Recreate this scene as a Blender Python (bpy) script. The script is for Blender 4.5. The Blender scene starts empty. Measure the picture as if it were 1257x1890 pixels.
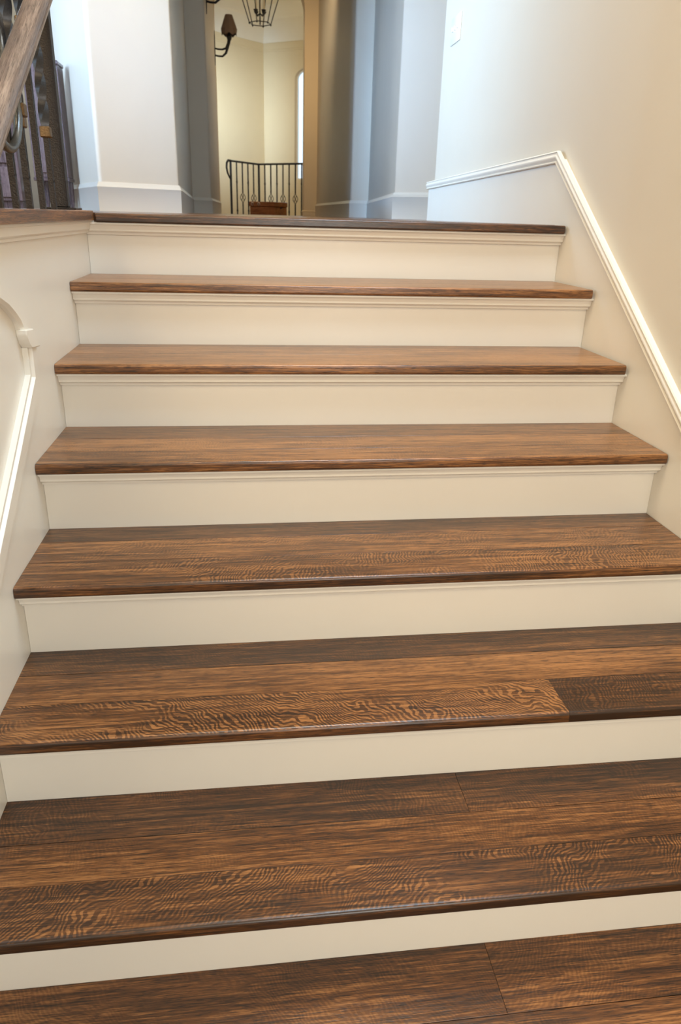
import bpy, bmesh, math, random
from mathutils import Vector, Matrix
random.seed(7)
C = bpy.context.scene.collection
SC = bpy.context.scene
PI = math.pi
V = Vector

# ------------------------------------------------------------------ camera
cam_d = bpy.data.cameras.new('camera'); cam = bpy.data.objects.new('camera', cam_d); C.objects.link(cam)
cam.location = (0.5043, -2.60154, 0.00868)
cam.rotation_mode = 'XYZ'; cam.rotation_euler = (1.18645, -0.02571, -0.12539)
cam_d.sensor_fit = 'HORIZONTAL'; cam_d.sensor_width = 36.0
cam_d.lens = 36.0 * 1348.45 / 1257.0
cam_d.clip_start = 0.02; cam_d.clip_end = 200
cam_d.dof.use_dof = True; cam_d.dof.focus_distance = 1.75; cam_d.dof.aperture_fstop = 11.0
SC.camera = cam

# ------------------------------------------------------------------ world, exposure
w = bpy.data.worlds.new('daylight'); SC.world = w; w.use_nodes = True
bg = w.node_tree.nodes['Background']; bg.inputs[0].default_value = (0.80, 0.91, 1.0, 1); bg.inputs[1].default_value = 1.6
SC.view_settings.view_transform = 'Standard'; SC.view_settings.look = 'None'
SC.view_settings.exposure = -0.08; SC.view_settings.gamma = 1.0; SC.view_settings.use_curve_mapping = False
SC.cycles.use_denoising = True

# ------------------------------------------------------------------ large lights
def area(name, loc, target, size, energy, color, spread=180):
    d = bpy.data.lights.new(name, 'AREA'); d.shape = 'RECTANGLE'; d.size, d.size_y = size
    d.energy = energy; d.color = color; d.spread = math.radians(spread)
    o = bpy.data.objects.new(name, d); C.objects.link(o); o.location = loc
    o.rotation_euler = (V(target) - V(loc)).to_track_quat('-Z', 'Y').to_euler()
    return o
def point(name, loc, energy, color, r=0.1):
    d = bpy.data.lights.new(name, 'POINT'); d.energy = energy; d.color = color; d.shadow_soft_size = r
    o = bpy.data.objects.new(name, d); C.objects.link(o); o.location = loc; return o
DAY = (0.62, 0.80, 1.0); WARM = (1.0, 0.74, 0.44)
area('hall_window_light', (-3.45, 1.5, 1.7), (0.0, 1.75, 1.3), (1.7, 2.2), 43, (0.44, 0.69, 1.0), 44)
area('west_fill_light', (-3.40, -2.0, 1.8), (1.6, 6.1, 1.4), (1.0, 1.8), 46, (0.34, 0.60, 1.0), 27)  # added fill for the recessed walls at right; no window stands here
area('landing_warm_fill', (0.6, 2.3, 4.25), (-0.3, 3.95, 1.0), (0.5, 0.5), 6, WARM, 50)  # unseen lamp added to warm the pier front
area('north_west_fill_light', (-3.2, 2.9, 2.4), (-0.95, 4.7, 1.0), (1.2, 2.0), 34, (0.48, 0.71, 1.0), 70)  # added fill that brightens the pier's left face, no window of its own
area('stair_ceiling_light', (0.8, -0.5, 4.2), (0.8, -0.5, 0.0), (1.6, 1.6), 98, (1.0, 0.83, 0.58))
area('stair_high_fill', (1.50, -1.5, 2.9), (0.0, -1.3, -0.3), (1.6, 1.3), 132, (0.54, 0.77, 1.0))  # invented cool fill out of view, brightens the left stair wall
area('upper_hall_fill', (-1.1, -1.4, 2.6), (1.63, -0.8, -0.1), (1.0, 1.0), 20, (1.0, 0.76, 0.46), 120)  # warm fill added over the left hall for the right wall
area('entry_fill_light', (1.25, -4.9, 0.3), (-0.1, -1.2, -0.4), (1.3, 2.2), 70, (0.96, 0.95, 0.90))  # added soft light from behind the camera, lifts risers and left wall
area('lower_hall_fill', (-0.9, -4.6, 1.9), (1.3, -0.7, -0.3), (1.4, 1.4), 72, (1.0, 0.78, 0.50))  # unseen warm fill behind the camera for risers and right wall
area('corridor_ceiling_light', (1.25, 9.0, 4.0), (1.72, 12.0, 1.7), (0.5, 0.5), 11, WARM, 70)
area('far_ceiling_light', (0.9, 14.2, 3.3), (0.9, 14.3, 0.0), (1.0, 1.0), 18, (1.0, 0.80, 0.48))
area('far_daylight', (-0.7, 12.6, 2.2), (0.05, 16.0, 2.0), (1.0, 2.4), 30, DAY, 50)
point('far_wall_fill', (2.35, 14.2, 3.1), 32, (1.0, 0.80, 0.50), 0.2)  # added light hidden by the arch jamb, warms far walls and ceiling
area('back_window_light', (-2.2, 7.1, 1.9), (-1.0, 3.0, 0.6), (1.8, 1.8), 40, DAY)

# ------------------------------------------------------------------ materials
def new_mat(name):
    m = bpy.data.materials.new(name); m.use_nodes = True
    return m, m.node_tree.nodes, m.node_tree.links, m.node_tree.nodes['Principled BSDF']
def paint(name, col, rough=0.5, var=0.03, bump=0.02):
    m, n, l, b = new_mat(name)
    tc = n.new('ShaderNodeTexCoord'); nz = n.new('ShaderNodeTexNoise'); nz.inputs['Scale'].default_value = 3.0; nz.inputs['Detail'].default_value = 3
    l.new(tc.outputs['Object'], nz.inputs['Vector'])
    mx = n.new('ShaderNodeMix'); mx.data_type = 'RGBA'
    mx.inputs['A'].default_value = (*[c*(1-var) for c in col], 1); mx.inputs['B'].default_value = (*[min(1, c*(1+var)) for c in col], 1)
    l.new(nz.outputs['Fac'], mx.inputs['Factor']); l.new(mx.outputs['Result'], b.inputs['Base Color'])
    b.inputs['Roughness'].default_value = rough
    n2 = n.new('ShaderNodeTexNoise'); n2.inputs['Scale'].default_value = 260; l.new(tc.outputs['Object'], n2.inputs['Vector'])
    bp = n.new('ShaderNodeBump'); bp.inputs['Strength'].default_value = bump; bp.inputs['Distance'].default_value = 0.002
    l.new(n2.outputs['Fac'], bp.inputs['Height']); l.new(bp.outputs['Normal'], b.inputs['Normal'])
    return m
M_trim = paint('cream_trim_paint', (0.80, 0.772, 0.70), 0.32)
M_wall = paint('wall_paint', (0.70, 0.645, 0.55), 0.55)
M_warmwall = paint('far_room_paint', (0.74, 0.63, 0.41), 0.6)
M_tan = paint('warm_lit_wall_paint', (0.66, 0.53, 0.35), 0.6)  # warm lamplight on the arch wall put into its colour
M_ceil = paint('ceiling_paint', (0.86, 0.82, 0.70), 0.7)
M_plate = paint('switch_plastic', (0.80, 0.80, 0.76), 0.3)
M_candle = paint('candle_wax', (0.85, 0.80, 0.66), 0.5)
M_shade = paint('brown_lamp_shade', (0.16, 0.11, 0.08), 0.8, 0.1, 0.2)

def wood(name, dark, mid, light, rough=0.30, axis='X', fleck_on=True, spec=0.5):
    """stained quartersawn oak: grain streaks along one axis, pores, and wavy ray flecks on the faces whose
    object has the property fleck > 0; tone shifts a board as a whole"""
    m, n, l, b = new_mat(name)
    def math_(op, a, c=None):
        q = n.new('ShaderNodeMath'); q.operation = op
        for i, v in enumerate((a, c)):
            if v is None: continue
            if isinstance(v, (int, float)): q.inputs[i].default_value = v
            else: l.new(v, q.inputs[i])
        return q.outputs[0]
    def attr(a):
        q = n.new('ShaderNodeAttribute'); q.attribute_type = 'OBJECT'; q.attribute_name = a; return q.outputs['Fac']
    tc = n.new('ShaderNodeTexCoord'); oi = n.new('ShaderNodeObjectInfo')
    off = n.new('ShaderNodeVectorMath'); off.operation = 'SCALE'; off.inputs[0].default_value = (13.1, 7.7, 5.3); l.new(attr('seed'), off.inputs['Scale'])
    add = n.new('ShaderNodeVectorMath'); l.new(tc.outputs['Object'], add.inputs[0]); l.new(off.outputs[0], add.inputs[1])
    vec = add.outputs[0]
    if axis != 'X':
        r = n.new('ShaderNodeVectorRotate'); r.rotation_type = 'EULER_XYZ'
        r.inputs['Rotation'].default_value = {'Y': (0, 0, PI/2), 'Z': (0, PI/2, 0), 'RAKE': (-0.5948, 0, -PI/2)}[axis]
        l.new(vec, r.inputs['Vector']); vec = r.outputs[0]
    def noise(sc, scale, detail=2, dist=0.0, rough=0.5):
        mp = n.new('ShaderNodeMapping'); mp.inputs['Scale'].default_value = sc; l.new(vec, mp.inputs['Vector'])
        q = n.new('ShaderNodeTexNoise'); q.inputs['Scale'].default_value = scale; q.inputs['Detail'].default_value = detail
        q.inputs['Distortion'].default_value = dist; q.inputs['Roughness'].default_value = rough
        l.new(mp.outputs[0], q.inputs['Vector']); return q.outputs['Fac']
    def ramp(v, a, c):
        q = n.new('ShaderNodeMapRange'); q.interpolation_type = 'SMOOTHSTEP'; l.new(v, q.inputs[0]); q.inputs[1].default_value = a; q.inputs[2].default_value = c; return q.outputs[0]
    broad = noise((1, 6, 6), 1.6, 2)
    mid_n = noise((1, 30, 30), 4.0, 4, 0.6)
    fine = noise((1, 34, 34), 14.0, 5, 0.4, 0.65)
    pores = ramp(noise((1, 16, 16), 38.0, 2), 0.53, 0.70)
    # tone
    t = math_('ADD', math_('MULTIPLY', mid_n, 0.75), math_('MULTIPLY', broad, 0.45))
    t = math_('ADD', t, math_('MULTIPLY', fine, 1.0))
    t = math_('ADD', math_('MULTIPLY', math_('SUBTRACT', t, 1.10), 2.1), 0.5)
    t = math_('ADD', t, attr('tone'))
    t = math_('SUBTRACT', t, math_('MULTIPLY', pores, 0.55))
    t = math_('ADD', t, 0.06)
    height = math_('SUBTRACT', fine, math_('MULTIPLY', pores, 0.7))
    if fleck_on:
        def cnoise(scale, amp, detail=1):
            q = n.new('ShaderNodeTexNoise'); q.inputs['Scale'].default_value = scale; q.inputs['Detail'].default_value = detail; l.new(vec, q.inputs['Vector'])
            a = n.new('ShaderNodeVectorMath'); a.operation = 'SUBTRACT'; l.new(q.outputs['Color'], a.inputs[0]); a.inputs[1].default_value = (.5, .5, .5)
            c = n.new('ShaderNodeVectorMath'); c.operation = 'SCALE'; l.new(a.outputs[0], c.inputs[0]); c.inputs['Scale'].default_value = amp; return c.outputs[0]
        wp = vec
        for sc_, am in ((7.0, 0.11), (26.0, 0.030), (90.0, 0.006)):
            a = n.new('ShaderNodeVectorMath'); l.new(wp, a.inputs[0]); l.new(cnoise(sc_, am), a.inputs[1]); wp = a.outputs[0]
        rt = n.new('ShaderNodeVectorRotate'); rt.rotation_type = 'Z_AXIS'; l.new(wp, rt.inputs['Vector']); l.new(attr('slant'), rt.inputs['Angle'])
        mp = n.new('ShaderNodeMapping'); mp.inputs['Scale'].default_value = (1, 0.5, 1); l.new(rt.outputs[0], mp.inputs['Vector'])
        wv = n.new('ShaderNodeTexWave'); wv.bands_direction = 'X'; wv.inputs['Scale'].default_value = 37; wv.inputs['Distortion'].default_value = 1.5
        wv.inputs['Detail'].default_value = 2.0; wv.inputs['Detail Scale'].default_value = 2.5
        l.new(mp.outputs[0], wv.inputs['Vector'])
        patch = ramp(noise((1, 2.0, 2.0), 4.5, 3), 0.36, 0.58)
        brk = ramp(noise((1, 5, 5), 30.0, 2), 0.30, 0.52)
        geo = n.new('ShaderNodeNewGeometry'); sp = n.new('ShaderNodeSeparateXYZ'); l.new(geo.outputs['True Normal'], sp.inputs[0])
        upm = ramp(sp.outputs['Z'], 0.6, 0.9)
        fl = math_('MULTIPLY', ramp(wv.outputs['Fac'], 0.40, 0.72), math_('ADD', math_('MULTIPLY', brk, 0.6), 0.4))
        amt = math_('MULTIPLY', math_('MULTIPLY', patch, attr('fleck')), upm)
        t = math_('ADD', t, math_('MULTIPLY', amt, math_('SUBTRACT', math_('MULTIPLY', fl, 0.50), 0.21)))
        t = math_('SUBTRACT', t, math_('MULTIPLY', math_('SUBTRACT', 1.0, upm), 0.26))      # shade on the fronts painted in: faces not turned up go darker
        height = math_('ADD', height, math_('MULTIPLY', math_('MULTIPLY', amt, fl), 0.5))
    cr = n.new('ShaderNodeValToRGB'); e = cr.color_ramp.elements
    e[0].position = 0.0; e[0].color = (*dark, 1); e[1].position = 1.0; e[1].color = (*light, 1)
    k = e.new(0.5); k.color = (*mid, 1)
    l.new(t, cr.inputs[0]); l.new(cr.outputs[0], b.inputs['Base Color'])
    b.inputs['Roughness'].default_value = rough; b.inputs['Specular IOR Level'].default_value = spec
    b.inputs['Coat Weight'].default_value = 0.2; b.inputs['Coat Roughness'].default_value = 0.24
    bp = n.new('ShaderNodeBump'); bp.inputs['Strength'].default_value = 0.14; bp.inputs['Distance'].default_value = 0.0012
    l.new(height, bp.inputs['Height']); l.new(bp.outputs['Normal'], b.inputs['Normal'])
    return m
OAK = ((0.028, 0.0125, 0.0055), (0.128, 0.049, 0.0145), (0.350, 0.155, 0.050))
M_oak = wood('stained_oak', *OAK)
M_oak_y = wood('stained_oak_lengthwise', *OAK, axis='Y', fleck_on=False)
M_rail = wood('handrail_oak', (0.085, 0.058, 0.045), (0.180, 0.128, 0.102), (0.30, 0.225, 0.18), 0.36, 'RAKE', False)  # lighter, greyer tone stands in for the gloss on darker wood
M_cab = wood('dark_cabinet_wood', (0.035, 0.025, 0.032), (0.14, 0.105, 0.13), (0.24, 0.19, 0.22), 0.22, 'Z', False)
M_chest = wood('reddish_chest_wood', (0.045, 0.012, 0.006), (0.20, 0.060, 0.018), (0.36, 0.13, 0.04), 0.22, 'X', False)

def metal(name, col, rough, metallic, bump, scale=240):
    m, n, l, b = new_mat(name)
    b.inputs['Metallic'].default_value = metallic; b.inputs['Roughness'].default_value = rough
    tc = n.new('ShaderNodeTexCoord'); nz = n.new('ShaderNodeTexNoise'); nz.inputs['Scale'].default_value = scale; nz.inputs['Detail'].default_value = 2
    l.new(tc.outputs['Object'], nz.inputs['Vector'])
    mx = n.new('ShaderNodeMix'); mx.data_type = 'RGBA'; mx.inputs['A'].default_value = (*[c*0.6 for c in col], 1); mx.inputs['B'].default_value = (*[c*1.4 for c in col], 1)
    l.new(nz.outputs['Fac'], mx.inputs['Factor']); l.new(mx.outputs['Result'], b.inputs['Base Color'])
    bp = n.new('ShaderNodeBump'); bp.inputs['Strength'].default_value = bump; bp.inputs['Distance'].default_value = 0.002
    l.new(nz.outputs['Fac'], bp.inputs['Height']); l.new(bp.outputs['Normal'], b.inputs['Normal'])
    return m
M_iron = metal('hammered_iron', (0.030, 0.026, 0.025), 0.40, 0.6, 0.6)
M_twist = metal('twisted_iron', (0.05, 0.05, 0.053), 0.36, 0.7, 0.05)
M_steel = metal('burnished_scroll_iron', (0.15, 0.16, 0.165), 0.3, 0.85, 0.2)
M_bronze = metal('dark_bronze_collar', (0.16, 0.105, 0.055), 0.45, 0.8, 0.4)
M_black = metal('black_iron', (0.02, 0.02, 0.022), 0.5, 0.5, 0.2)
M_ring = metal('pale_ring_metal', (0.55, 0.52, 0.48), 0.3, 0.9, 0.1)

def glass(name):
    m, n, l, b = new_mat(name)
    tr = n.new('ShaderNodeBsdfTransparent'); tr.inputs[0].default_value = (0.95, 0.98, 1, 1)
    gl = n.new('ShaderNodeBsdfGlossy'); gl.inputs['Roughness'].default_value = 0.02
    fr = n.new('ShaderNodeFresnel'); fr.inputs['IOR'].default_value = 1.45
    mx = n.new('ShaderNodeMixShader'); l.new(fr.outputs[0], mx.inputs[0]); l.new(tr.outputs[0], mx.inputs[1]); l.new(gl.outputs[0], mx.inputs[2])
    l.new(mx.outputs[0], n['Material Output'].inputs['Surface']); n.remove(b); return m
M_glass = glass('window_glass')

# ------------------------------------------------------------------ mesh helpers
def obj(name, bm, mat, parent=None, kind=None, smooth=None, **props):
    bmesh.ops.recalc_face_normals(bm, faces=bm.faces[:])
    me = bpy.data.meshes.new(name); bm.to_mesh(me); bm.free()
    if smooth:
        for p in me.polygons: p.use_smooth = True
        try: me.set_sharp_from_angle(angle=math.radians(smooth))
        except Exception: pass
    me.materials.append(mat)
    o = bpy.data.objects.new(name, me); C.objects.link(o)
    if parent: o.parent = parent
    if kind: o['kind'] = kind
    for k, v in props.items(): o[k] = v
    return o
def thing(name, label, cat, group=None):
    o = bpy.data.objects.new(name, None); C.objects.link(o); o.empty_display_size = 0.1
    o['label'] = label; o['category'] = cat
    if group: o['group'] = group
    return o
def place(root, loc, rz=0.0): root.location = loc; root.rotation_euler = (0, 0, rz)
def dup(root, loc, rz, label, group):
    r = root.copy(); C.objects.link(r); r.location = loc; r.rotation_euler = (0, 0, rz); r['label'] = label; r['group'] = group
    for ch in list(root.children):
        c = ch.copy(); C.objects.link(c); c.parent = r
        for g in ch.children:
            d = g.copy(); C.objects.link(d); d.parent = c
    return r
def hexa(bm, p):       # 8 points: bottom loop 0-3, top loop 4-7
    v = [bm.verts.new(q) for q in p]
    for f in ((0,1,2,3), (4,5,6,7), (0,1,5,4), (1,2,6,5), (2,3,7,6), (3,0,4,7)): bm.faces.new([v[i] for i in f])
def box(bm, x0, x1, y0, y1, z0, z1):
    hexa(bm, [(x0,y0,z0), (x1,y0,z0), (x1,y1,z0), (x0,y1,z0), (x0,y0,z1), (x1,y0,z1), (x1,y1,z1), (x0,y1,z1)])
def BM(): return bmesh.new()
def bbox(*a):
    bm = BM(); box(bm, *a); return bm
def bev(bm, w, seg=2, edges=None):
    bmesh.ops.bevel(bm, geom=edges or bm.edges[:], offset=w, segments=seg, affect='EDGES', profile=0.5); return bm
def prism(poly, z0, z1):         # plan polygon extruded upward
    bm = BM(); a = [bm.verts.new((x, y, z0)) for x, y in poly]; b = [bm.verts.new((x, y, z1)) for x, y in poly]
    bm.faces.new(a); bm.faces.new(b); k = len(poly)
    for i in range(k): bm.faces.new((a[i], a[(i+1) % k], b[(i+1) % k], b[i]))
    return bm
def rounded(poly, idx, r, n=6):  # fillet some corners of a plan polygon
    out = []
    k = len(poly)
    for i, p in enumerate(poly):
        if i not in idx: out.append(p); continue
        p = V(p); a = (V(poly[i-1]) - p).normalized(); b = (V(poly[(i+1) % k]) - p).normalized()
        ang = a.angle(b); d = r / math.tan(ang/2); c = p + (a+b).normalized() * (r / math.sin(ang/2))
        s = p + a*d - c; e = p + b*d - c; tot = s.angle(e); sg = 1 if s.cross(e) > 0 else -1
        for j in range(n+1):
            t = sg*tot*j/n; out.append(tuple(c + V((s.x*math.cos(t) - s.y*math.sin(t), s.x*math.sin(t) + s.y*math.cos(t)))))
    return out
def sweep(bm, path, prof, N, closed=False):
    """mitred moulding: prof = (height along N, offset along N x tangent)"""
    N = V(N); P = [V(p) for p in path]; k = len(P); rings = []
    for i in range(k):
        a = (P[i] - P[i-1]).normalized() if (i > 0 or closed) else None
        b = (P[(i+1) % k] - P[i]).normalized() if (i < k-1 or closed) else None
        if a is None: t, s = b, 1
        elif b is None: t, s = a, 1
        else:
            t = (a+b).normalized(); s = 1 / max(0.3, t.dot(a))
        B = N.cross(t).normalized() * s
        rings.append([bm.verts.new(P[i] + N*h + B*o) for h, o in prof])
    m = len(prof)
    for i in range(k if closed else k-1):
        r, q = rings[i], rings[(i+1) % k]
        for j in range(m): bm.faces.new((r[j], r[(j+1) % m], q[(j+1) % m], q[j]))
    if not closed: bm.faces.new(rings[0]); bm.faces.new(rings[-1])
    return bm
def tube(bm, path, r, n=8, flat=1.0):
    P = [V(p) for p in path]; k = len(P); rings = []
    up = V((0, 0, 1)); prev = None
    for i in range(k):
        t = (P[min(i+1, k-1)] - P[max(i-1, 0)]).normalized()
        if prev is None:
            ref = up if abs(t.dot(up)) < 0.9 else V((1, 0, 0)); prev = (ref - t*ref.dot(t)).normalized()
        else: prev = (prev - t*prev.dot(t)).normalized()
        B = t.cross(prev); rr = r[i] if isinstance(r, (list, tuple)) else r
        rings.append([bm.verts.new(P[i] + (prev*math.cos(2*PI*j/n)*flat + B*math.sin(2*PI*j/n))*rr) for j in range(n)])
    for a, b in zip(rings, rings[1:]):
        for j in range(n): bm.faces.new((a[j], a[(j+1) % n], b[(j+1) % n], b[j]))
    bm.faces.new(rings[0]); bm.faces.new(rings[-1]); return bm
def lathe(bm, prof, c=(0,0,0), n=16):
    rings = []
    for r, z in prof: rings.append([bm.verts.new((c[0]+r*math.cos(2*PI*j/n), c[1]+r*math.sin(2*PI*j/n), c[2]+z)) for j in range(n)])
    for a, b in zip(rings, rings[1:]):
        for j in range(n): bm.faces.new((a[j], a[(j+1) % n], b[(j+1) % n], b[j]))
    bm.faces.new(rings[0]); bm.faces.new(rings[-1]); return bm
def twisted_bar(bm, x, y, z0, z1, s, turns, n=40):
    rings = []
    for i in range(n+1):
        a = PI/4 + 2*PI*turns*i/n; z = z0 + (z1-z0)*i/n
        rings.append([bm.verts.new((x + s*0.707*math.cos(a+PI/2*j), y + s*0.707*math.sin(a+PI/2*j), z)) for j in range(4)])
    for a, b in zip(rings, rings[1:]):
        for j in range(4): bm.faces.new((a[j], a[(j+1) % 4], b[(j+1) % 4], b[j]))
    bm.faces.new(rings[0]); bm.faces.new(rings[-1])
def plate_with_hole(outer, holes, thick, mat4):  # 2D outline (s,z) with openings, given depth, placed by a matrix
    bm = BM(); edges = []
    for loop in [outer] + holes:
        vs = [bm.verts.new((s, 0, z)) for s, z in loop]
        for i in range(len(vs)): edges.append(bm.edges.new((vs[i], vs[(i+1) % len(vs)])))
    bmesh.ops.triangle_fill(bm, use_beauty=True, edges=edges)
    g = bmesh.ops.extrude_face_region(bm, geom=bm.faces[:])
    bmesh.ops.translate(bm, vec=(0, thick, 0), verts=[e for e in g['geom'] if isinstance(e, bmesh.types.BMVert)])
    bmesh.ops.transform(bm, matrix=mat4, verts=bm.verts[:]); return bm
def frame_from(p, q):             # wall frame: s along p->q, depth to the left of it
    p, q = V((*p, 0)), V((*q, 0)); s = (q-p).normalized(); d = V((-s.y, s.x, 0))
    m = Matrix(((s.x, d.x, 0, p.x), (s.y, d.y, 0, p.y), (0, 0, 1, 0), (0, 0, 0, 1))); return m
def arch(x0, x1, z0, zs, rise, n=20):
    c = (x0+x1)/2; a = (x1-x0)/2
    return [(x0, z0), (x1, z0)] + [(c + a*math.cos(PI*i/n), zs + rise*math.sin(PI*i/n)) for i in range(n+1)]

# ------------------------------------------------------------------ measured stair geometry
T, R, W, OH = 0.28, 0.18944, 1.63133, 0.05336
dz = [-.00078, -.00026, .00086, .00305, .00095, -.00474, -.00281, .00373, 0, 0]
dy = [.00197, .00188, -.00174, -.00445, -.00071, -.0003, .00335, 0, 0, 0]
sk = [.00275, -.0018, -.00263, .00441, .00108, -.00529, -.00054, 0, 0, 0]
XL = lambda y: 0.00556*y
XR = lambda y: W - 0.00857*y
NOSE = 0.028
FLOOR2 = -10*R
HH = 4.4                                       # ceiling height

# ------------------------------------------------------------------ setting: floors, ceilings
obj('floor', bbox(-3.8, 2.62, 0.12, 12.3, -0.25, 0.0), M_oak, kind='structure', seed=3.0, tone=0.0)
obj('floor_hall_left', bbox(-3.8, -0.15, -2.9, 0.12, -0.25, 0.0), M_oak, kind='structure', seed=4.0, tone=0.0)
obj('floor_lower', bbox(-3.8, 2.0, -5.2, -2.52, FLOOR2-0.1, FLOOR2), M_oak, kind='structure', seed=5.0, tone=0.0)
obj('floor_far', bbox(-3.5, 5.0, 12.3, 18.5, -0.4, -0.2), M_oak, kind='structure', seed=6.0, tone=0.0)
obj('ceiling', bbox(-3.9, 4.2, -5.2, 12.3, HH, HH+0.1), M_ceil, kind='structure')

# ------------------------------------------------------------------ setting: right wall with raked skirt and cap moulding
def plane_x(poly, x_of_y, t):    # polygon in (y,z) on the plane x = x_of_y(y), thickness t in +x
    bm = BM(); a = [bm.verts.new((x_of_y(y), y, z)) for y, z in poly]; b = [bm.verts.new((x_of_y(y)+t, y, z)) for y, z in poly]
    bm.faces.new(a); bm.faces.new(b); k = len(poly)
    for i in range(k): bm.faces.new((a[i], a[(i+1) % k], b[(i+1) % k], b[i]))
    return bm
wy = 1.975
poly = [(XR(-5.2)+.012, -5.2), (XR(wy)+.012, wy), (XR(wy)+.19, wy), (XR(-5.2)+.19, -5.2)]
obj('wall_right', prism(rounded(poly, [1], .022), FLOOR2-.1, HH), M_wall, kind='structure', smooth=30)
SL = 0.664
zr = lambda y: 0.2356 + SL*(y-0.098)
top = [(2.04, 0.190), (0.12, 0.215), (-3.0, zr(-3.0)-.03)]
skirt = plane_x(top + [(-3.0, -2.1), (2.04, -2.1)], XR, 0.0119)
obj('baseboard_right', skirt, M_trim, kind='structure')
# cap moulding: small lower bead, wide flat ogee, thin upper cap
cap_prof = [(0, 0), (.010, 0), (.012, .003), (.010, .006), (.007, .008), (.012, .013), (.0145, .019), (.014, .025), (.009, .031), (.009, .033), (.013, .036), (.010, .040), (0, .040)]
# offset runs downward-to-upward across the band; the path is its lower edge
off = 0.040
lo = [(2.056, 0.2077-.036), (0.163, 0.2040), (-3.0, 0.2040 + SL*(-3.0-0.163))]
pathR = [V((XR(y), y, z)) for y, z in lo]
bm = BM(); sweep(bm, pathR[::-1], [(h, -o) for h, o in cap_prof], (-1, 0, 0)); obj('trim_1', bm, M_trim, kind='structure', smooth=40)
obj('baseboard_right_end', bev(bbox(XR(2.0), XR(2.0)+.19, 1.976, 2.04, 0.0, 0.198), .003), M_trim, kind='structure')

# ------------------------------------------------------------------ setting: left stair wall, cap board and panel moulding
def xplane_box(bm, y0, y1, xo0, xo1, z0, z1, n=1):
    hexa(bm, [(XL(y0)+xo0, y0, z0), (XL(y0)+xo1, y0, z0), (XL(y1)+xo1, y1, z0), (XL(y1)+xo0, y1, z0),
              (XL(y0)+xo0, y0, z1), (XL(y0)+xo1, y0, z1), (XL(y1)+xo1, y1, z1), (XL(y1)+xo0, y1, z1)])
bm = BM(); xplane_box(bm, -2.9, OH, -0.15, 0.0, FLOOR2-.1, -0.024); obj('wall_left', bm, M_trim, kind='structure')
# wooden cap with a mitred end meeting the landing nosing
bm = BM(); ov = 0.036
p = [(-0.13, -2.95), (XL(-2.95)+ov, -2.95), (ov, 0.0), (-0.0, 0.045), (-0.13, 0.13)]
a = [bm.verts.new((x, y, -0.024)) for x, y in p]; b = [bm.verts.new((x, y, 0.0065)) for x, y in p]
bm.faces.new(a); bm.faces.new(b)
for i in range(5): bm.faces.new((a[i], a[(i+1) % 5], b[(i+1) % 5], b[i]))
bev(bm, .003); obj('trim_2', bm, M_oak_y, kind='structure', seed=1.7, tone=0.12)
cove = [(0, 0), (0, 0.026), (-.0055, 0.026), (-.007, 0.020), (-.010, 0.019), (-.020, 0.0165), (-.025, 0.0165), (-.029, 0.013), (-.030, 0.009), (-.037, 0.008), (-.039, 0.0)]
bm = BM(); sweep(bm, [(XL(-2.95), -2.95, -0.024), (XL(OH), OH, -0.024)], [(h, -o) for h, o in cove], (0, 0, 1)); obj('trim_3', bm, M_trim, kind='structure', smooth=20)
# raised panel moulding: rake, short neck, ogee block and scooped corner
x0 = lambda y: XL(y)
def pl(bm, pts, prof, closed=False): return sweep(bm, [V((x0(y), y, z)) for y, z in pts], prof, (1, 0, 0), closed)
mprof = [(0, -.034), (.012, -.034), (.012, -.027), (.006, -.024), (.019, -.018), (.019, .019), (.007, .025), (.013, .028), (.013, .036), (0, .036)]
rake = [(-2.6, -0.505 - .665*(2.6-.985)), (-0.985, -0.505), (-0.790, -0.372), (-0.787, -0.292)]
bm = BM(); pl(bm, rake, mprof); obj('trim_4', bm, M_trim, kind='structure')
scoop = []
c0 = (-0.823, -0.250)
pts = [(-0.821, -0.262), (-0.825, -0.246), (-0.834, -0.228), (-0.846, -0.212), (-0.879, -0.190), (-0.921, -0.167), (-0.99, -0.142), (-1.08, -0.125), (-1.30, -0.118), (-2.2, -0.118)]
sprof = [(0, -.022), (.010, -.022), (.018, -.016), (.018, .016), (.010, .022), (0, .022)]
bm = BM(); pl(bm, pts, sprof); obj('trim_5', bm, M_trim, kind='structure', smooth=25)
# the ogee block between them (outline in y,z)
og = [(-0.851, -.246), (-0.793, -.251), (-0.786, -.258), (-0.787, -.266), (-0.785, -.276), (-0.776, -.284), (-0.752, -.291), (-0.752, -.298), (-0.822, -.291), (-0.836, -.279), (-0.846, -.268), (-0.851, -.258)]
bm = BM(); a = [bm.verts.new((x0(y), y, z)) for y, z in og]; b = [bm.verts.new((x0(y)+.024, y, z)) for y, z in og]
bm.faces.new(a); bm.faces.new(b)
for i in range(len(og)): bm.faces.new((a[i], a[(i+1) % len(og)], b[(i+1) % len(og)], b[i]))
bev(bm, .002, 1); obj('trim_6', bm, M_trim, kind='structure')

# ------------------------------------------------------------------ the staircase: treads of glued oak boards, risers, cove mouldings
stair = thing('staircase', 'straight staircase with dark stained oak treads and cream painted risers', 'staircase')
GAP = 0.0007
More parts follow.
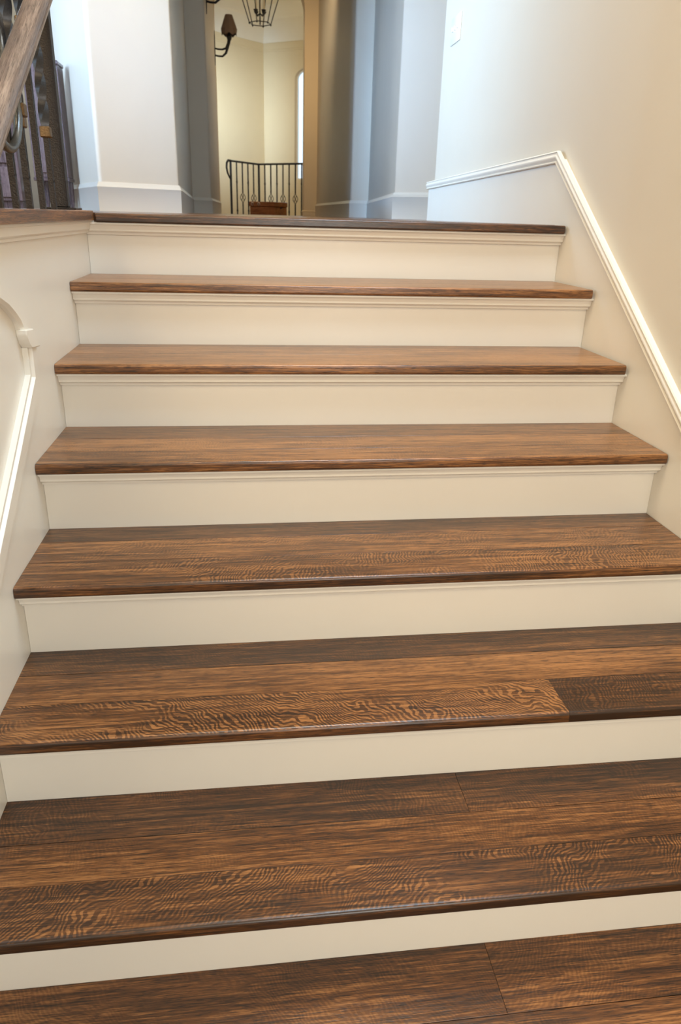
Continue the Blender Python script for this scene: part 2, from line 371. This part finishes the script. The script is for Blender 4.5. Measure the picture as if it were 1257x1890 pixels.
# board splits: depth fractions measured from the riser, and where a board stops along the tread (None = full width)
splits = {1: [0.55], 2: [0.5], 3: [0.36, 0.70], 4: [0.27, 0.62], 5: [0.30, 0.63], 6: [0.36, 0.66], 7: [0.42, 0.72], 8: [0.4, 0.7], 9: [0.5]}
joints = {(5, 2): 1.17, (6, 0): 0.95, (7, 0): 0.95}
flecks = {(3, 1): .35, (3, 2): .30, (4, 1): .45, (4, 2): .95, (5, 2): 1.35, (5, 0): .25, (6, 2): 1.1, (6, 0): .45, (7, 1): .4, (7, 2): 1.1, (7, 0): .3, (2, 1): .15, (6, 1): .2}
tones = {(1, 0): .22, (1, 1): .28, (2, 0): .20, (2, 1): .27, (3, 0): .0, (4, 0): -.12, (5, 0): -.22, (5, 1): .10, (5, 2): .02, (6, 0): -.25, (6, 1): -.08, (6, 2): -.18, (7, 0): -.06, (7, 1): -.12, (7, 2): -.26, (4, 1): .06, (4, 2): .02, (3, 1): .16, (3, 2): .14}  # upper treads lightened to paint in the strong light falling there
def yn(k, x): return -k*T + dy[k] + sk[k]*(x-.8)
def zt(k): return -k*R + dz[k]
def board(name, parent, k, fa, fb, xa, xb, z0, z1, rnd=False, **props):
    """slab between two depth fractions (0 = riser foot, 1 = nosing line) of tread k"""
    def yy(f, x):
        yb = (yn(k-1, x) + OH) if k > 0 else OH + 0.10
        return yb + (yn(k, x) - yb)*f
    g = GAP
    pts = []
    for z in (z0, z1):
        for f, s in ((fb, 1), (fa, -1)):
            xs = (xa, xb) if s == 1 else (xb, xa)
            for x in xs: pts.append((x, yy(f, x) + s*(g if 0 < f < 1 else 0.0), z))
    bm = BM(); hexa(bm, pts)
    if rnd:
        bm.edges.ensure_lookup_table()
        fr = [e for e in bm.edges if abs(e.verts[0].co.z - e.verts[1].co.z) < 1e-6 and all(abs(v.co.y - yy(fb, v.co.x)) < 2e-3 for v in e.verts)]
        bev(bm, .0075, 6, fr)
    else:
        tp = [e for e in bm.edges if all(abs(v.co.z - z1) < 1e-6 for v in e.verts)]
        bev(bm, .0005, 1, tp)
    return obj(name, bm, M_oak, parent, **props)
rr = random.Random(3)
for k in range(0, 10):
    z1 = zt(k); z0 = z1 - NOSE
    ya, yb = yn(k, 0), (yn(k-1, 0) + OH if k else OH + .1)
    xl = XL(ya) + .0012; xr = XR(ya) - (.0125 if k < 3 else .004)
    if k == 0:
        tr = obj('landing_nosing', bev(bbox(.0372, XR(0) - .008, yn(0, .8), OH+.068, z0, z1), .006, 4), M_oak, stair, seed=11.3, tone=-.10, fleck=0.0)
        bm = tr
    else:
        # core slab set a little below the boards, so that the joints read as fine grooves
        bm = BM(); hexa(bm, [(xl+.001, yn(k, xl)+.012, z0), (xr-.001, yn(k, xr)+.012, z0), (xr-.001, yb, z0), (xl+.001, yb, z0),
                             (xl+.001, yn(k, xl)+.012, z1-.004), (xr-.001, yn(k, xr)+.012, z1-.004), (xr-.001, yb, z1-.004), (xl+.001, yb, z1-.004)])
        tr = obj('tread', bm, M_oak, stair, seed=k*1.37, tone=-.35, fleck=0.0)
        fs = [0.0] + splits.get(k, [.5]) + [1.0]
        for i in range(len(fs)-1):
            last = i == len(fs)-2
            j = joints.get((k, i))
            ends = [(xl, xr)] if not j else [(xl, j-.0002), (j+.0002, xr)]
            for q, (xa, xb) in enumerate(ends):
                tn = tones.get((k, i), rr.uniform(-.08, .08)) + (0 if q == 0 else rr.choice((-.10, .08)))
                if (k, i, q) == (5, 2, 1): tn = -.36
                if (k, i, q) == (7, 0, 1): tn = -.14
                if (k, i, q) == (6, 0, 1): tn = -.18
                f_ = flecks.get((k, i), 0.0)
                if (k, i, q) == (5, 2, 1): f_ = .7
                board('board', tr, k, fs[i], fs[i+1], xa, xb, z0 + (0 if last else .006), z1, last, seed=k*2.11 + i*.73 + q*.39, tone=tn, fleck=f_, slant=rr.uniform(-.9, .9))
    # riser below nosing k, and the cove under the nosing
    if k < 9 or True:
        zb = zt(k+1) if k < 9 else FLOOR2
        xl2, xr2 = XL(ya+OH) + .0006, XR(ya+OH) - .0006
        yf = lambda x: yn(k, x) + OH
        bm = BM(); hexa(bm, [(xl2, yf(xl2), zb-.02), (xr2, yf(xr2), zb-.02), (xr2, yf(xr2)+.018, zb-.02), (xl2, yf(xl2)+.018, zb-.02),
                             (xl2, yf(xl2), z0), (xr2, yf(xr2), z0), (xr2, yf(xr2)+.018, z0), (xl2, yf(xl2)+.018, z0)])
        obj('riser', bm, M_trim, stair)
        bm = BM(); sweep(bm, [(xl2, yf(xl2)-.0003, z0-.0002), (xr2, yf(xr2)-.0003, z0-.0002)], [(h*1.0, -o*1.62) for h, o in cove], (0, 0, 1))
        obj('cove_moulding', bm, M_trim, stair, smooth=20)

# ------------------------------------------------------------------ setting: hall walls beyond the landing
BB = [(0, 0), (.0, .016), (.165, .016), (.170, .020), (.176, .022), (.182, .018), (.190, .014), (.200, .010), (.210, .006), (.212, 0)]
def base(name, pts, mat=M_trim, z=0.0, s=1.0):
    bm = BM(); sweep(bm, [(x, y, z) for x, y in pts], [(h*s, o) for h, o in BB], (0, 0, 1)); return obj(name, bm, mat, kind='structure', smooth=40)
A, Bp, L_ = (-.575, 3.74), (-.003, 4.15), (-1.8, 7.19)
D1, D2, D3 = (-.19, 9.16), (.079, 9.14), (.13, 12.2)
pier = [L_, A, Bp, D1, D2, D3, (-.5, 12.2), (-.8, 9.2), (-1.5, 7.4)]
obj('wall_hall_left', prism(rounded(pier, [1, 2, 4], .028), 0, HH), M_wall, kind='structure', smooth=30)
base('baseboard_hall_left', [D3, D2, D1, Bp, A, L_])
F0, F1, F2, F3, F4, F5 = (2.62, 3.14), (1.815, 4.13), (2.19, 7.88), (1.954, 7.87), (1.885, 12.0), (1.655, 12.0)
obj('wall_hall_right', prism(rounded([F0, F1, F2, F3, (1.885, 12.3), (2.62, 12.3)], [1, 3], .03), 0, HH), M_wall, kind='structure', smooth=30)
base('baseboard_hall_right', [F0, F1, F2, F3, F4][::1])
# arched end wall of the corridor
outer = [(-1.0, -.0), (3.2, 0), (3.2, HH), (-1.0, HH)]
m4 = Matrix.Translation((0, 12.0, 0))
aw = plate_with_hole([(-.1, 0), (.13, 0), (.13, 3.24)] + [((.13+1.655)/2 - .7625*math.cos(PI*i/24), 3.24 + .55*math.sin(PI*i/24)) for i in range(1, 24)] + [(1.655, 3.24), (1.655, 0), (1.93, 0), (1.93, HH), (-.1, HH)], [], .3, m4)
obj('wall_arch', aw, M_tan, kind='structure', smooth=30)
base('baseboard_arch', [(1.884, 12.0), (1.655, 12.0), (1.655, 12.3)], M_tan, 0.0, .45)

# outer walls: left hall with windows, closing walls
m4 = frame_from((-3.6, 7.2), (-3.6, -5.2))
win = [(4.45, .55), (6.95, .55), (6.95, 3.0), (4.45, 3.0)]
obj('wall_hall_west', plate_with_hole([(0, -2), (12.4, -2), (12.4, HH), (0, HH)], [win], -.15, m4), M_wall, kind='structure')
def window(name, m4, s0, s1, z0, z1, cols, rows, th=.05, depth=.06):
    bm = BM()
    f = plate_with_hole([(s0, z0), (s1, z0), (s1, z1), (s0, z1)], [[(s0+th, z0+th), (s1-th, z0+th), (s1-th, z1-th), (s0+th, z1-th)]], depth, m4)
    root = obj(name, f, M_trim, kind='structure')
    for i in range(1, cols):
        s = s0 + (s1-s0)*i/cols; b_ = BM(); box(b_, s-.015, s+.015, .01, depth-.01, z0+th, z1-th); bmesh.ops.transform(b_, matrix=m4, verts=b_.verts[:]); obj('muntin', b_, M_trim, root)
    for i in range(1, rows):
        z = z0 + (z1-z0)*i/rows; b_ = BM(); box(b_, s0+th, s1-th, .012, depth-.012, z-.015, z+.015); bmesh.ops.transform(b_, matrix=m4, verts=b_.verts[:]); obj('muntin', b_, M_trim, root)
    b_ = BM(); box(b_, s0+th, s1-th, depth/2-.003, depth/2+.003, z0+th, z1-th); bmesh.ops.transform(b_, matrix=m4, verts=b_.verts[:]); obj('pane', b_, M_glass, root)
    return root
window('window_1', Matrix.Translation((-.09, 0, 0)) @ m4, 4.45, 6.95, .55, 3.0, 2, 3)
m4 = frame_from((-3.6, 7.2), (-1.2, 7.2))
obj('wall_hall_north', plate_with_hole([(0, 0), (1.85, 0), (1.85, HH), (0, HH)], [[(.2, .95), (1.65, .95), (1.65, 3.0), (.2, 3.0)]], .15, m4), M_wall, kind='structure')
window('window_2', Matrix.Translation((0, .05, 0)) @ m4, .2, 1.65, .95, 3.0, 2, 3)
obj('wall_back', bbox(-3.75, 2.1, -5.3, -5.2, -2, HH), M_wall, kind='structure')
obj('wall_recess', bbox(2.62, 2.72, 1.5, 12.3, 0, HH), M_wall, kind='structure')
obj('wall_recess_south', bbox(XR(0)+.2, 2.62, 1.5, 1.6, 0, HH), M_wall, kind='structure')

# far stair hall: two walls meeting in a corner, coved cornice, arched opening to daylight
K = (1.10, 17.0); KL = (-3.2, 12.7+.4); KR = (4.6, 14.55)
FZ = -.2; FH = 4.25
m4 = frame_from(KR, K)
dR = (V(KR) - V(K)).length
sw = lambda s: dR - s
# window sits s metres to the right of the corner
s0, s1 = .84, 1.94
hole = [(sw(s1), .80), (sw(s0), .80)] + [((sw(s0)+sw(s1))/2 + (s1-s0)/2*math.cos(PI*i/16), 2.90 + .24*math.sin(PI*i/16)) for i in range(17)]
obj('wall_far_right', plate_with_hole([(0, FZ), (dR, FZ), (dR, FH), (0, FH)], [hole], -.16, m4), M_warmwall, kind='structure')
fr = plate_with_hole(hole, [[(sw(s1)+.03, .83), (sw(s0)-.03, .83)] + [((sw(s0)+sw(s1))/2 + ((s1-s0)/2-.03)*math.cos(PI*i/16), 2.90 + .21*math.sin(PI*i/16)) for i in range(17)]], -.05, Matrix.Translation((.05, .08, 0)) @ m4)
wf = obj('window_3', fr, M_trim, kind='structure')
b_ = BM(); c_ = [(sw(s1)+.02, .82), (sw(s0)-.02, .82)] + [((sw(s0)+sw(s1))/2 + ((s1-s0)/2-.02)*math.cos(PI*i/16), 2.90 + .22*math.sin(PI*i/16)) for i in range(17)]
b_ = plate_with_hole(c_, [], -.006, Matrix.Translation((.06, .095, 0)) @ m4); obj('pane', b_, M_glass, wf)
m4 = frame_from(K, KL); dL = (V(KL) - V(K)).length
obj('wall_far_left', plate_with_hole([(0, FZ), (dL, FZ), (dL, FH), (0, FH)], [], -.16, m4), M_warmwall, kind='structure')
obj('wall_far_south', bbox(-3.3, -.1, 12.3, 12.4, FZ, FH), M_warmwall, kind='structure')
obj('wall_far_south_right', bbox(1.93, 4.7, 12.3, 12.4, FZ, FH), M_warmwall, kind='structure')
obj('wall_far_east', bbox(4.6, 4.7, 12.4, 14.6, FZ, FH), M_warmwall, kind='structure')
obj('ceiling_far', bbox(-3.5, 4.8, 12.0, 17.5, FH, FH+.1), M_ceil, kind='structure')
crown = [(-.62, 0), (-.62, .02), (-.56, .03), (-.50, .055), (-.42, .10), (-.34, .17), (-.26, .27), (-.24, .29), (-.20, .29), (-.10, .40), (0, .46), (0, 0)]
bm = BM(); sweep(bm, [(*KR, FH), (*K, FH), (*KL, FH)], [(h, o) for h, o in crown], (0, 0, 1)); obj('trim_7', bm, M_ceil, kind='structure', smooth=40)
bm = BM(); sweep(bm, [(*KR, 3.45), (*K, 3.45), (*KL, 3.45)], [(0, 0), (0, .01), (.03, .02), (.05, .012), (.05, 0)], (0, 0, 1)); obj('trim_8', bm, M_warmwall, kind='structure')

# ------------------------------------------------------------------ light switch on the right wall
sx = XR(1.72) + .012
sw_ = thing('light_switch', 'white three gang light switch plate on the bright end of the right wall', 'light switch')
sw_.location = (sx, 1.715, .918)
obj('plate', bev(bbox(-.006, .0, -.088, .088, -.062, .062), .0025), M_plate, sw_, smooth=40)
for y in (-.046, 0, .046):
    obj('toggle', bev(bbox(-.016, -.004, y-.005, y+.005, -.004, .014), .0015, 1), M_plate, sw_)

# ------------------------------------------------------------------ iron balustrade on the left cap
bal = thing('stair_balustrade', 'hammered dark iron balustrade with twisted balusters on the left wall cap', 'railing')
BX = -.047; BZ = .0065; BT = .93
sq = lambda x, y, z0, z1, s: bbox(x-s/2, x+s/2, y-s/2, y+s/2, z0, z1)
nw = obj('newel_post', bev(sq(BX, -.035, BZ+.006, 1.06, .037), .003, 1), M_iron, bal)
bm = sq(BX, -.035, BZ, BZ+.006, .095); bev(bm, .002, 1); obj('base_plate', bm, M_iron, nw)
bm = BM(); lathe(bm, [(.0, 0), (.024, 0), (.030, .02), (.026, .035), (.034, .06), (.030, .085), (.012, .105), (0, .108)], (BX, -.035, 1.06)); obj('finial', bm, M_iron, nw, smooth=40)
ys = [-0.1570, -0.2880, -0.4270, -0.5545, -0.6885, -0.8185, -0.9485, -1.0785, -1.2085, -1.3385]
for i, y in enumerate(ys):
    s = .015; kind = i % 2
    zc = .20 if kind == 0 else .44
    bm = BM(); box(bm, BX-s/2, BX+s/2, y-s/2, y+s/2, BZ, .085)
    for q in (-1, 1): box(bm, BX-s/2, BX+s/2, y+q*.0055-.0035, y+q*.0055+.0035, .08, zc+.005)
    b_ = obj('baluster', bm, M_iron, bal)
    bm = BM(); twisted_bar(bm, BX, y, zc+.02, zc+.34, .021, 1.2, 60); obj('twist', bm, M_twist, b_, smooth=40)
    bm = BM(); box(bm, BX-.0075, BX+.0075, y-.0075, y+.0075, zc+.34, BT); obj('upper_bar', bm, M_iron, b_)
    obj('collar', bev(sq(BX, y, zc-.003, zc+.026, .029), .003, 1), M_bronze, b_)
    obj('collar', bev(sq(BX, y, zc+.335, zc+.362, .029), .003, 1), M_bronze, b_)
bm = BM(); sweep(bm, [(BX, .02, BT), (BX, -1.5, BT)], [(0, -.022), (.012, -.022), (.012, .022), (0, .022)], (0, 0, 1)); obj('top_bar', bm, M_iron, bal)
def spiral(cy, cz, r0, r1, a0, a1, n=40): return [(BX+.019, cy + (r0+(r1-r0)*i/n)*math.cos(a0+(a1-a0)*i/n), cz + (r0+(r1-r0)*i/n)*math.sin(a0+(a1-a0)*i/n)) for i in range(n+1)]
for cy in (-0.6215, -1.16):
    bm = BM(); tube(bm, spiral(cy, .262, .115, .135, .25*PI, -1.05*PI), .0105, 10); tube(bm, spiral(cy-.03, .335, .135, .03, .95*PI, -.9*PI), .0105, 10)
    obj('scroll', bm, M_steel, bal, smooth=50)
    obj('scroll_collar', bev(bbox(BX-.012, BX+.034, cy+.112, cy+.146, .215, .245), .003, 1), M_bronze, bal)

# ------------------------------------------------------------------ wooden handrail, rising parallel to the stairs in front of the balustrade
hr = thing('handrail', 'greyish brown wooden handrail slanting across the top left corner', 'handrail')
HX = .022; nl = .63; hz = lambda y: .727 + nl*y
hp = [(-.026, -.016), (-.024, -.020), (-.016, -.022), (-.013, -.019), (-.009, -.021), (.002, -.028), (.012, -.027), (.020, -.021), (.025, -.011), (.027, 0), (.025, .011), (.020, .021), (.012, .027), (.002, .028), (-.009, .021), (-.013, .019), (-.016, .022), (-.024, .020), (-.026, .016)]
# profile: first = up across the rail (in its vertical plane), second = sideways
d = V((0, 1, nl)).normalized(); up = V((0, -d.z, d.y)); bm = BM()
r0 = [bm.verts.new(V((HX, -2.1, hz(-2.1))) + up*a + V((b, 0, 0))) for a, b in hp]
r1 = [bm.verts.new(V((HX, -.02, hz(-.02))) + up*a + V((b, 0, 0))) for a, b in hp]
bm.faces.new(r0); bm.faces.new(r1)
for j in range(len(hp)): bm.faces.new((r0[j], r0[(j+1) % len(hp)], r1[(j+1) % len(hp)], r1[j]))
obj('rail', bm, M_rail, hr, smooth=35, seed=2.2, tone=0.0)
for y in (-0.5545, -0.1570):
    bm = BM(); tube(bm, [(BX+.006, y, hz(y)-.065), ((BX+HX)/2+.01, y, hz(y)-.07), (HX-.01, y, hz(y)-.06), (HX, y, hz(y)-.025)], .009, 8)
    obj('rail_bracket', bm, M_bronze, hr, smooth=50)
bm = BM(); y = -1.75; tube(bm, [(XL(y), y, hz(y)-.065), (.012, y, hz(y)-.07), (HX-.01, y, hz(y)-.06), (HX, y, hz(y)-.025)], .009, 8); obj('rail_bracket', bm, M_bronze, hr, smooth=50)

# ------------------------------------------------------------------ dark furniture behind the balustrade
cab = thing('cabinet', 'tall narrow dark wooden cabinet standing behind the iron newel', 'cabinet')
place(cab, (-1.09, 4.645, 0))
obj('body', bev(bbox(-.150, .13, -.105, .105, .255, 1.10), .004, 1), M_cab, cab, seed=.5, tone=0.0)
obj('top', bev(bbox(-.160, .138, -.115, .107, 1.10, 1.13), .006, 1), M_cab, cab, seed=.7, tone=0.1)
obj('plinth', bev(bbox(-.158, .136, -.113, .107, .225, .255), .005, 1), M_cab, cab, seed=.9, tone=-.1)
dr = obj('door', bev(bbox(-.12, .10, -.117, -.1045, .29, 1.06), .004, 1), M_cab, cab, seed=1.1, tone=.1)
bm = BM(); lathe(bm, [(0, -.01), (.012, -.008), (.012, .008), (0, .01)], (.08, -.127, .75), 10); obj('knob', bm, M_bronze, dr)
for x in (-.105, .105):
    for y in (-.08, .08): bm = BM(); lathe(bm, [(.012, 0), (.02, .08), (.024, .23)], (x, y, 0), 8); obj('leg', bm, M_cab, cab)
ch = thing('dresser', 'dark wooden dresser with drawers behind the leftmost iron balusters', 'dresser')
place(ch, (-1.885, 4.74, 0))
obj('body', bev(bbox(-.5, .5, -.10, .11, .06, .9), .005, 1), M_cab, ch, seed=2.5, tone=0.1)
obj('top', bev(bbox(-.52, .52, -.12, .11, .9, .935), .006, 1), M_cab, ch, seed=2.7, tone=0.15)
obj('plinth', bbox(-.49, .49, -.08, .10, 0, .06), M_cab, ch, seed=2.9, tone=-.1)
for i in range(3):
    dd = obj('drawer', bev(bbox(-.46, .46, -.116, -.0995, .09+i*.27, .33+i*.27), .004, 1), M_cab, ch, seed=3+i, tone=.15)
    for x in (-.22, .22):
        bm = BM(); lathe(bm, [(0, -.012), (.014, -.008), (.014, .008), (0, .012)], (x, -.126, .21+i*.27), 10); obj('knob', bm, M_bronze, dd)

# ------------------------------------------------------------------ far railing round the stair hall
fb = thing('landing_railing', 'thin dark iron railing with basket balusters in the far room', 'railing')
RL, RC, RRt = V((.315, 14.0, 0)), V((.905, 14.85, 0)), V((2.1, 13.85, 0))
TOP = .985
def fbar(p, kind):
    b_ = BM(); s = .014
    if kind == 'post':
        s = .022; box(b_, p.x-s, p.x+s, p.y-s, p.y+s, FZ, TOP); o = obj('post', b_, M_black, fb); return
    if kind == 'knuckle':
        box(b_, p.x-s, p.x+s, p.y-s, p.y+s, FZ, TOP); o = obj('baluster', b_, M_black, fb)
        for z in (.62, .07):
            b_ = BM(); lathe(b_, [(0, -.028), (.012, -.026), (.022, 0), (.012, .026), (0, .028)], (p.x, p.y, z), 8); obj('knuckle', b_, M_black, o)
        return
    z0, z1 = .22, .43
    box(b_, p.x-s, p.x+s, p.y-s, p.y+s, FZ, z0); box(b_, p.x-s, p.x+s, p.y-s, p.y+s, z1, TOP); o = obj('baluster', b_, M_black, fb)
    b_ = BM()
    for q in range(4):
        tube(b_, [(p.x + .052*math.sin(PI*t/12)*math.cos(q*PI/2 + 2.2*t/12 + .4), p.y + .052*math.sin(PI*t/12)*math.sin(q*PI/2 + 2.2*t/12 + .4), z0 + (z1-z0)*t/12) for t in range(13)], .007, 6)
    obj('basket', b_, M_black, o)
fbar(RL, 'post'); fbar(RC, 'post')
for i in range(1, 5): fbar(RL.lerp(RC, i/5), 'knuckle' if i % 2 else 'basket')
for i in range(1, 10): fbar(RC.lerp(RRt, i/9.6), 'knuckle' if i % 2 else 'basket')
fp = [(0, -.024), (.012, -.028), (.030, -.024), (.036, 0), (.030, .024), (.012, .028), (0, .024)]
bm = BM(); sweep(bm, [(RL.x, RL.y, TOP), (RC.x, RC.y, TOP), (RRt.x, RRt.y, TOP)], fp, (0, 0, 1)); obj('top_rail', bm, M_black, fb)
dv = (RL-RC).normalized()
bm = BM(); tube(bm, [RL + dv*a + V((0, 0, z)) for a, z in ((-.02, TOP+.018), (.08, TOP+.02), (.13, TOP-.03), (.14, TOP-.12), (.11, TOP-.21), (.05, TOP-.29), (.0, TOP-.34))], [.022, .022, .022, .02, .018, .015, .012], 8); obj('volute', bm, M_black, fb, smooth=50)

# ------------------------------------------------------------------ chest in front of the far railing
tk = thing('chest', 'reddish brown wooden chest with ring pulls in front of the far railing', 'chest')
place(tk, (1.05, 13.25, FZ), math.radians(-33))
obj('body', bev(bbox(-.28, .28, -.25, .25, .05, .35), .008, 1), M_chest, tk, seed=.4, tone=0.05)
obj('lid', bev(bbox(-.292, .292, -.262, .262, .35, .44), .012, 2), M_chest, tk, seed=.9, tone=.0)
for x in (-.2, .2):
    for y in (-.16, .16): obj('foot', bbox(x-.035, x+.035, y-.035, y+.035, 0, .05), M_chest, tk, seed=.2, tone=-.2)
for x in (-.21, -.06):
    bm = BM(); tube(bm, [(x + .024*math.cos(2*PI*i/14), -.268, .395 + .024*math.sin(2*PI*i/14)) for i in range(15)], .005, 6); obj('ring_pull', bm, M_ring, tk, label='pale metal ring pull')
bm = BM(); lathe(bm, [(0, -.012), (.022, -.01), (.022, .01), (0, .012)], (.29, .0, .33), 10); obj('knob', bm, M_black, tk)

# ------------------------------------------------------------------ sconces on the corridor wall
def make_sconce(label):
    t = thing('wall_sconce', label, 'wall lamp', 'sconces on the corridor wall')
    bm = BM(); box(bm, 0, .012, -.03, .03, -.16, .14)
    v = bm.verts
    hexa(bm, [(0, -.03, .14), (.012, -.03, .14), (.012, .03, .14), (0, .03, .14), (0, -.004, .24), (.008, -.004, .24), (.008, .004, .24), (0, .004, .24)])
    hexa(bm, [(0, -.004, -.27), (.008, -.004, -.27), (.008, .004, -.27), (0, .004, -.27), (0, -.03, -.16), (.012, -.03, -.16), (.012, .03, -.16), (0, .03, -.16)])
    obj('backplate', bm, M_black, t)
    for z, r in ((-.02, .013), (-.12, .014)):
        bm = BM(); tube(bm, [(.01, 0, z), (.06, 0, z-.01), (.13, 0, z-.01), (.19, 0, z+.01+(0 if z > -.1 else .03)), (.235, 0, .06), (.25, 0, .13)], [r, r, r*1.1, r*1.4, .026, .030], 8); obj('arm', bm, M_black, t, smooth=50)
    bm = BM(); lathe(bm, [(.0, .10), (.03, .11), (.045, .15), (.04, .17), (.026, .18), (.026, .27), (.0, .27)], (.25, 0, 0), 14); obj('candle_cup', bm, M_black, t, smooth=40)
    n = 12; bm = BM(); rings = []
    for r, z in ((.122, .17), (.134, .27), (.060, .47)):
        rings.append([bm.verts.new((.25 + r*math.cos(2*PI*j/n)*1.0, r*math.sin(2*PI*j/n), z + (.035*(j % 2) if z < .2 else 0))) for j in range(n)])
    for a, b in zip(rings, rings[1:]):
        for j in range(n): bm.faces.new((a[j], a[(j+1) % n], b[(j+1) % n], b[j]))
    sh = obj('lamp_shade', bm, M_shade, t)
    md = sh.modifiers.new('thick', 'SOLIDIFY'); md.thickness = .004
    return t
s1_ = make_sconce('black iron wall sconce with brown scalloped shade, at the far end of the corridor wall')
place(s1_, (.126, 11.9, 2.60))
s2_ = dup(s1_, (.088, 9.65, 2.86), 0, 'nearer black iron wall sconce, cut off by the top of the picture', 'sconces on the corridor wall')
for s_ in (s1_, s2_): s_.pop('group', None)

# ------------------------------------------------------------------ lantern in the far room
ln = thing('lantern', 'hanging black iron cage lantern with candles below the far ceiling', 'lantern')
lx, ly, lz = .93, 13.2, 3.24
place(ln, (lx, ly, lz), math.radians(12))
n = 6
def hexring(r, z): return [V((r*math.cos(2*PI*j/n), r*math.sin(2*PI*j/n), z)) for j in range(n)]
lo_, hi_ = hexring(.20, 0), hexring(.40, .56)
bm = BM()
for j in range(n):
    tube(bm, [lo_[j], hi_[j]], .009, 6); tube(bm, [lo_[j], lo_[(j+1) % n]], .008, 6); tube(bm, [hi_[j], hi_[(j+1) % n]], .010, 6); tube(bm, [hi_[j], V((.03*math.cos(2*PI*j/n), .03*math.sin(2*PI*j/n), .80))], .008, 6)
    lathe(bm, [(0, -.03), (.014, -.015), (.016, 0), (.0, .014)], lo_[j], 6)
obj('cage', bm, M_black, ln)
bm = BM(); lathe(bm, [(.012, -.02), (.012, .72), (.03, .78), (.03, .82), (.01, .84), (.01, FH-lz-.012)], (0, 0, 0), 10); obj('stem', bm, M_black, ln)
for j in range(4):
    a = j*PI/2 + .5; c = (.10*math.cos(a), .10*math.sin(a), .0)
    bm = BM(); tube(bm, [(0, 0, .16), (c[0]*.6, c[1]*.6, .12), (c[0], c[1], .16)], .009, 6); lathe(bm, [(.0, .15), (.03, .17), (.045, .20), (.03, .205), (0, .206)], c, 10)
    ar = obj('candle_arm', bm, M_black, ln)
    bm = BM(); lathe(bm, [(.018, .206), (.018, .36), (0, .365)], c, 10); obj('candle', bm, M_candle, ar)
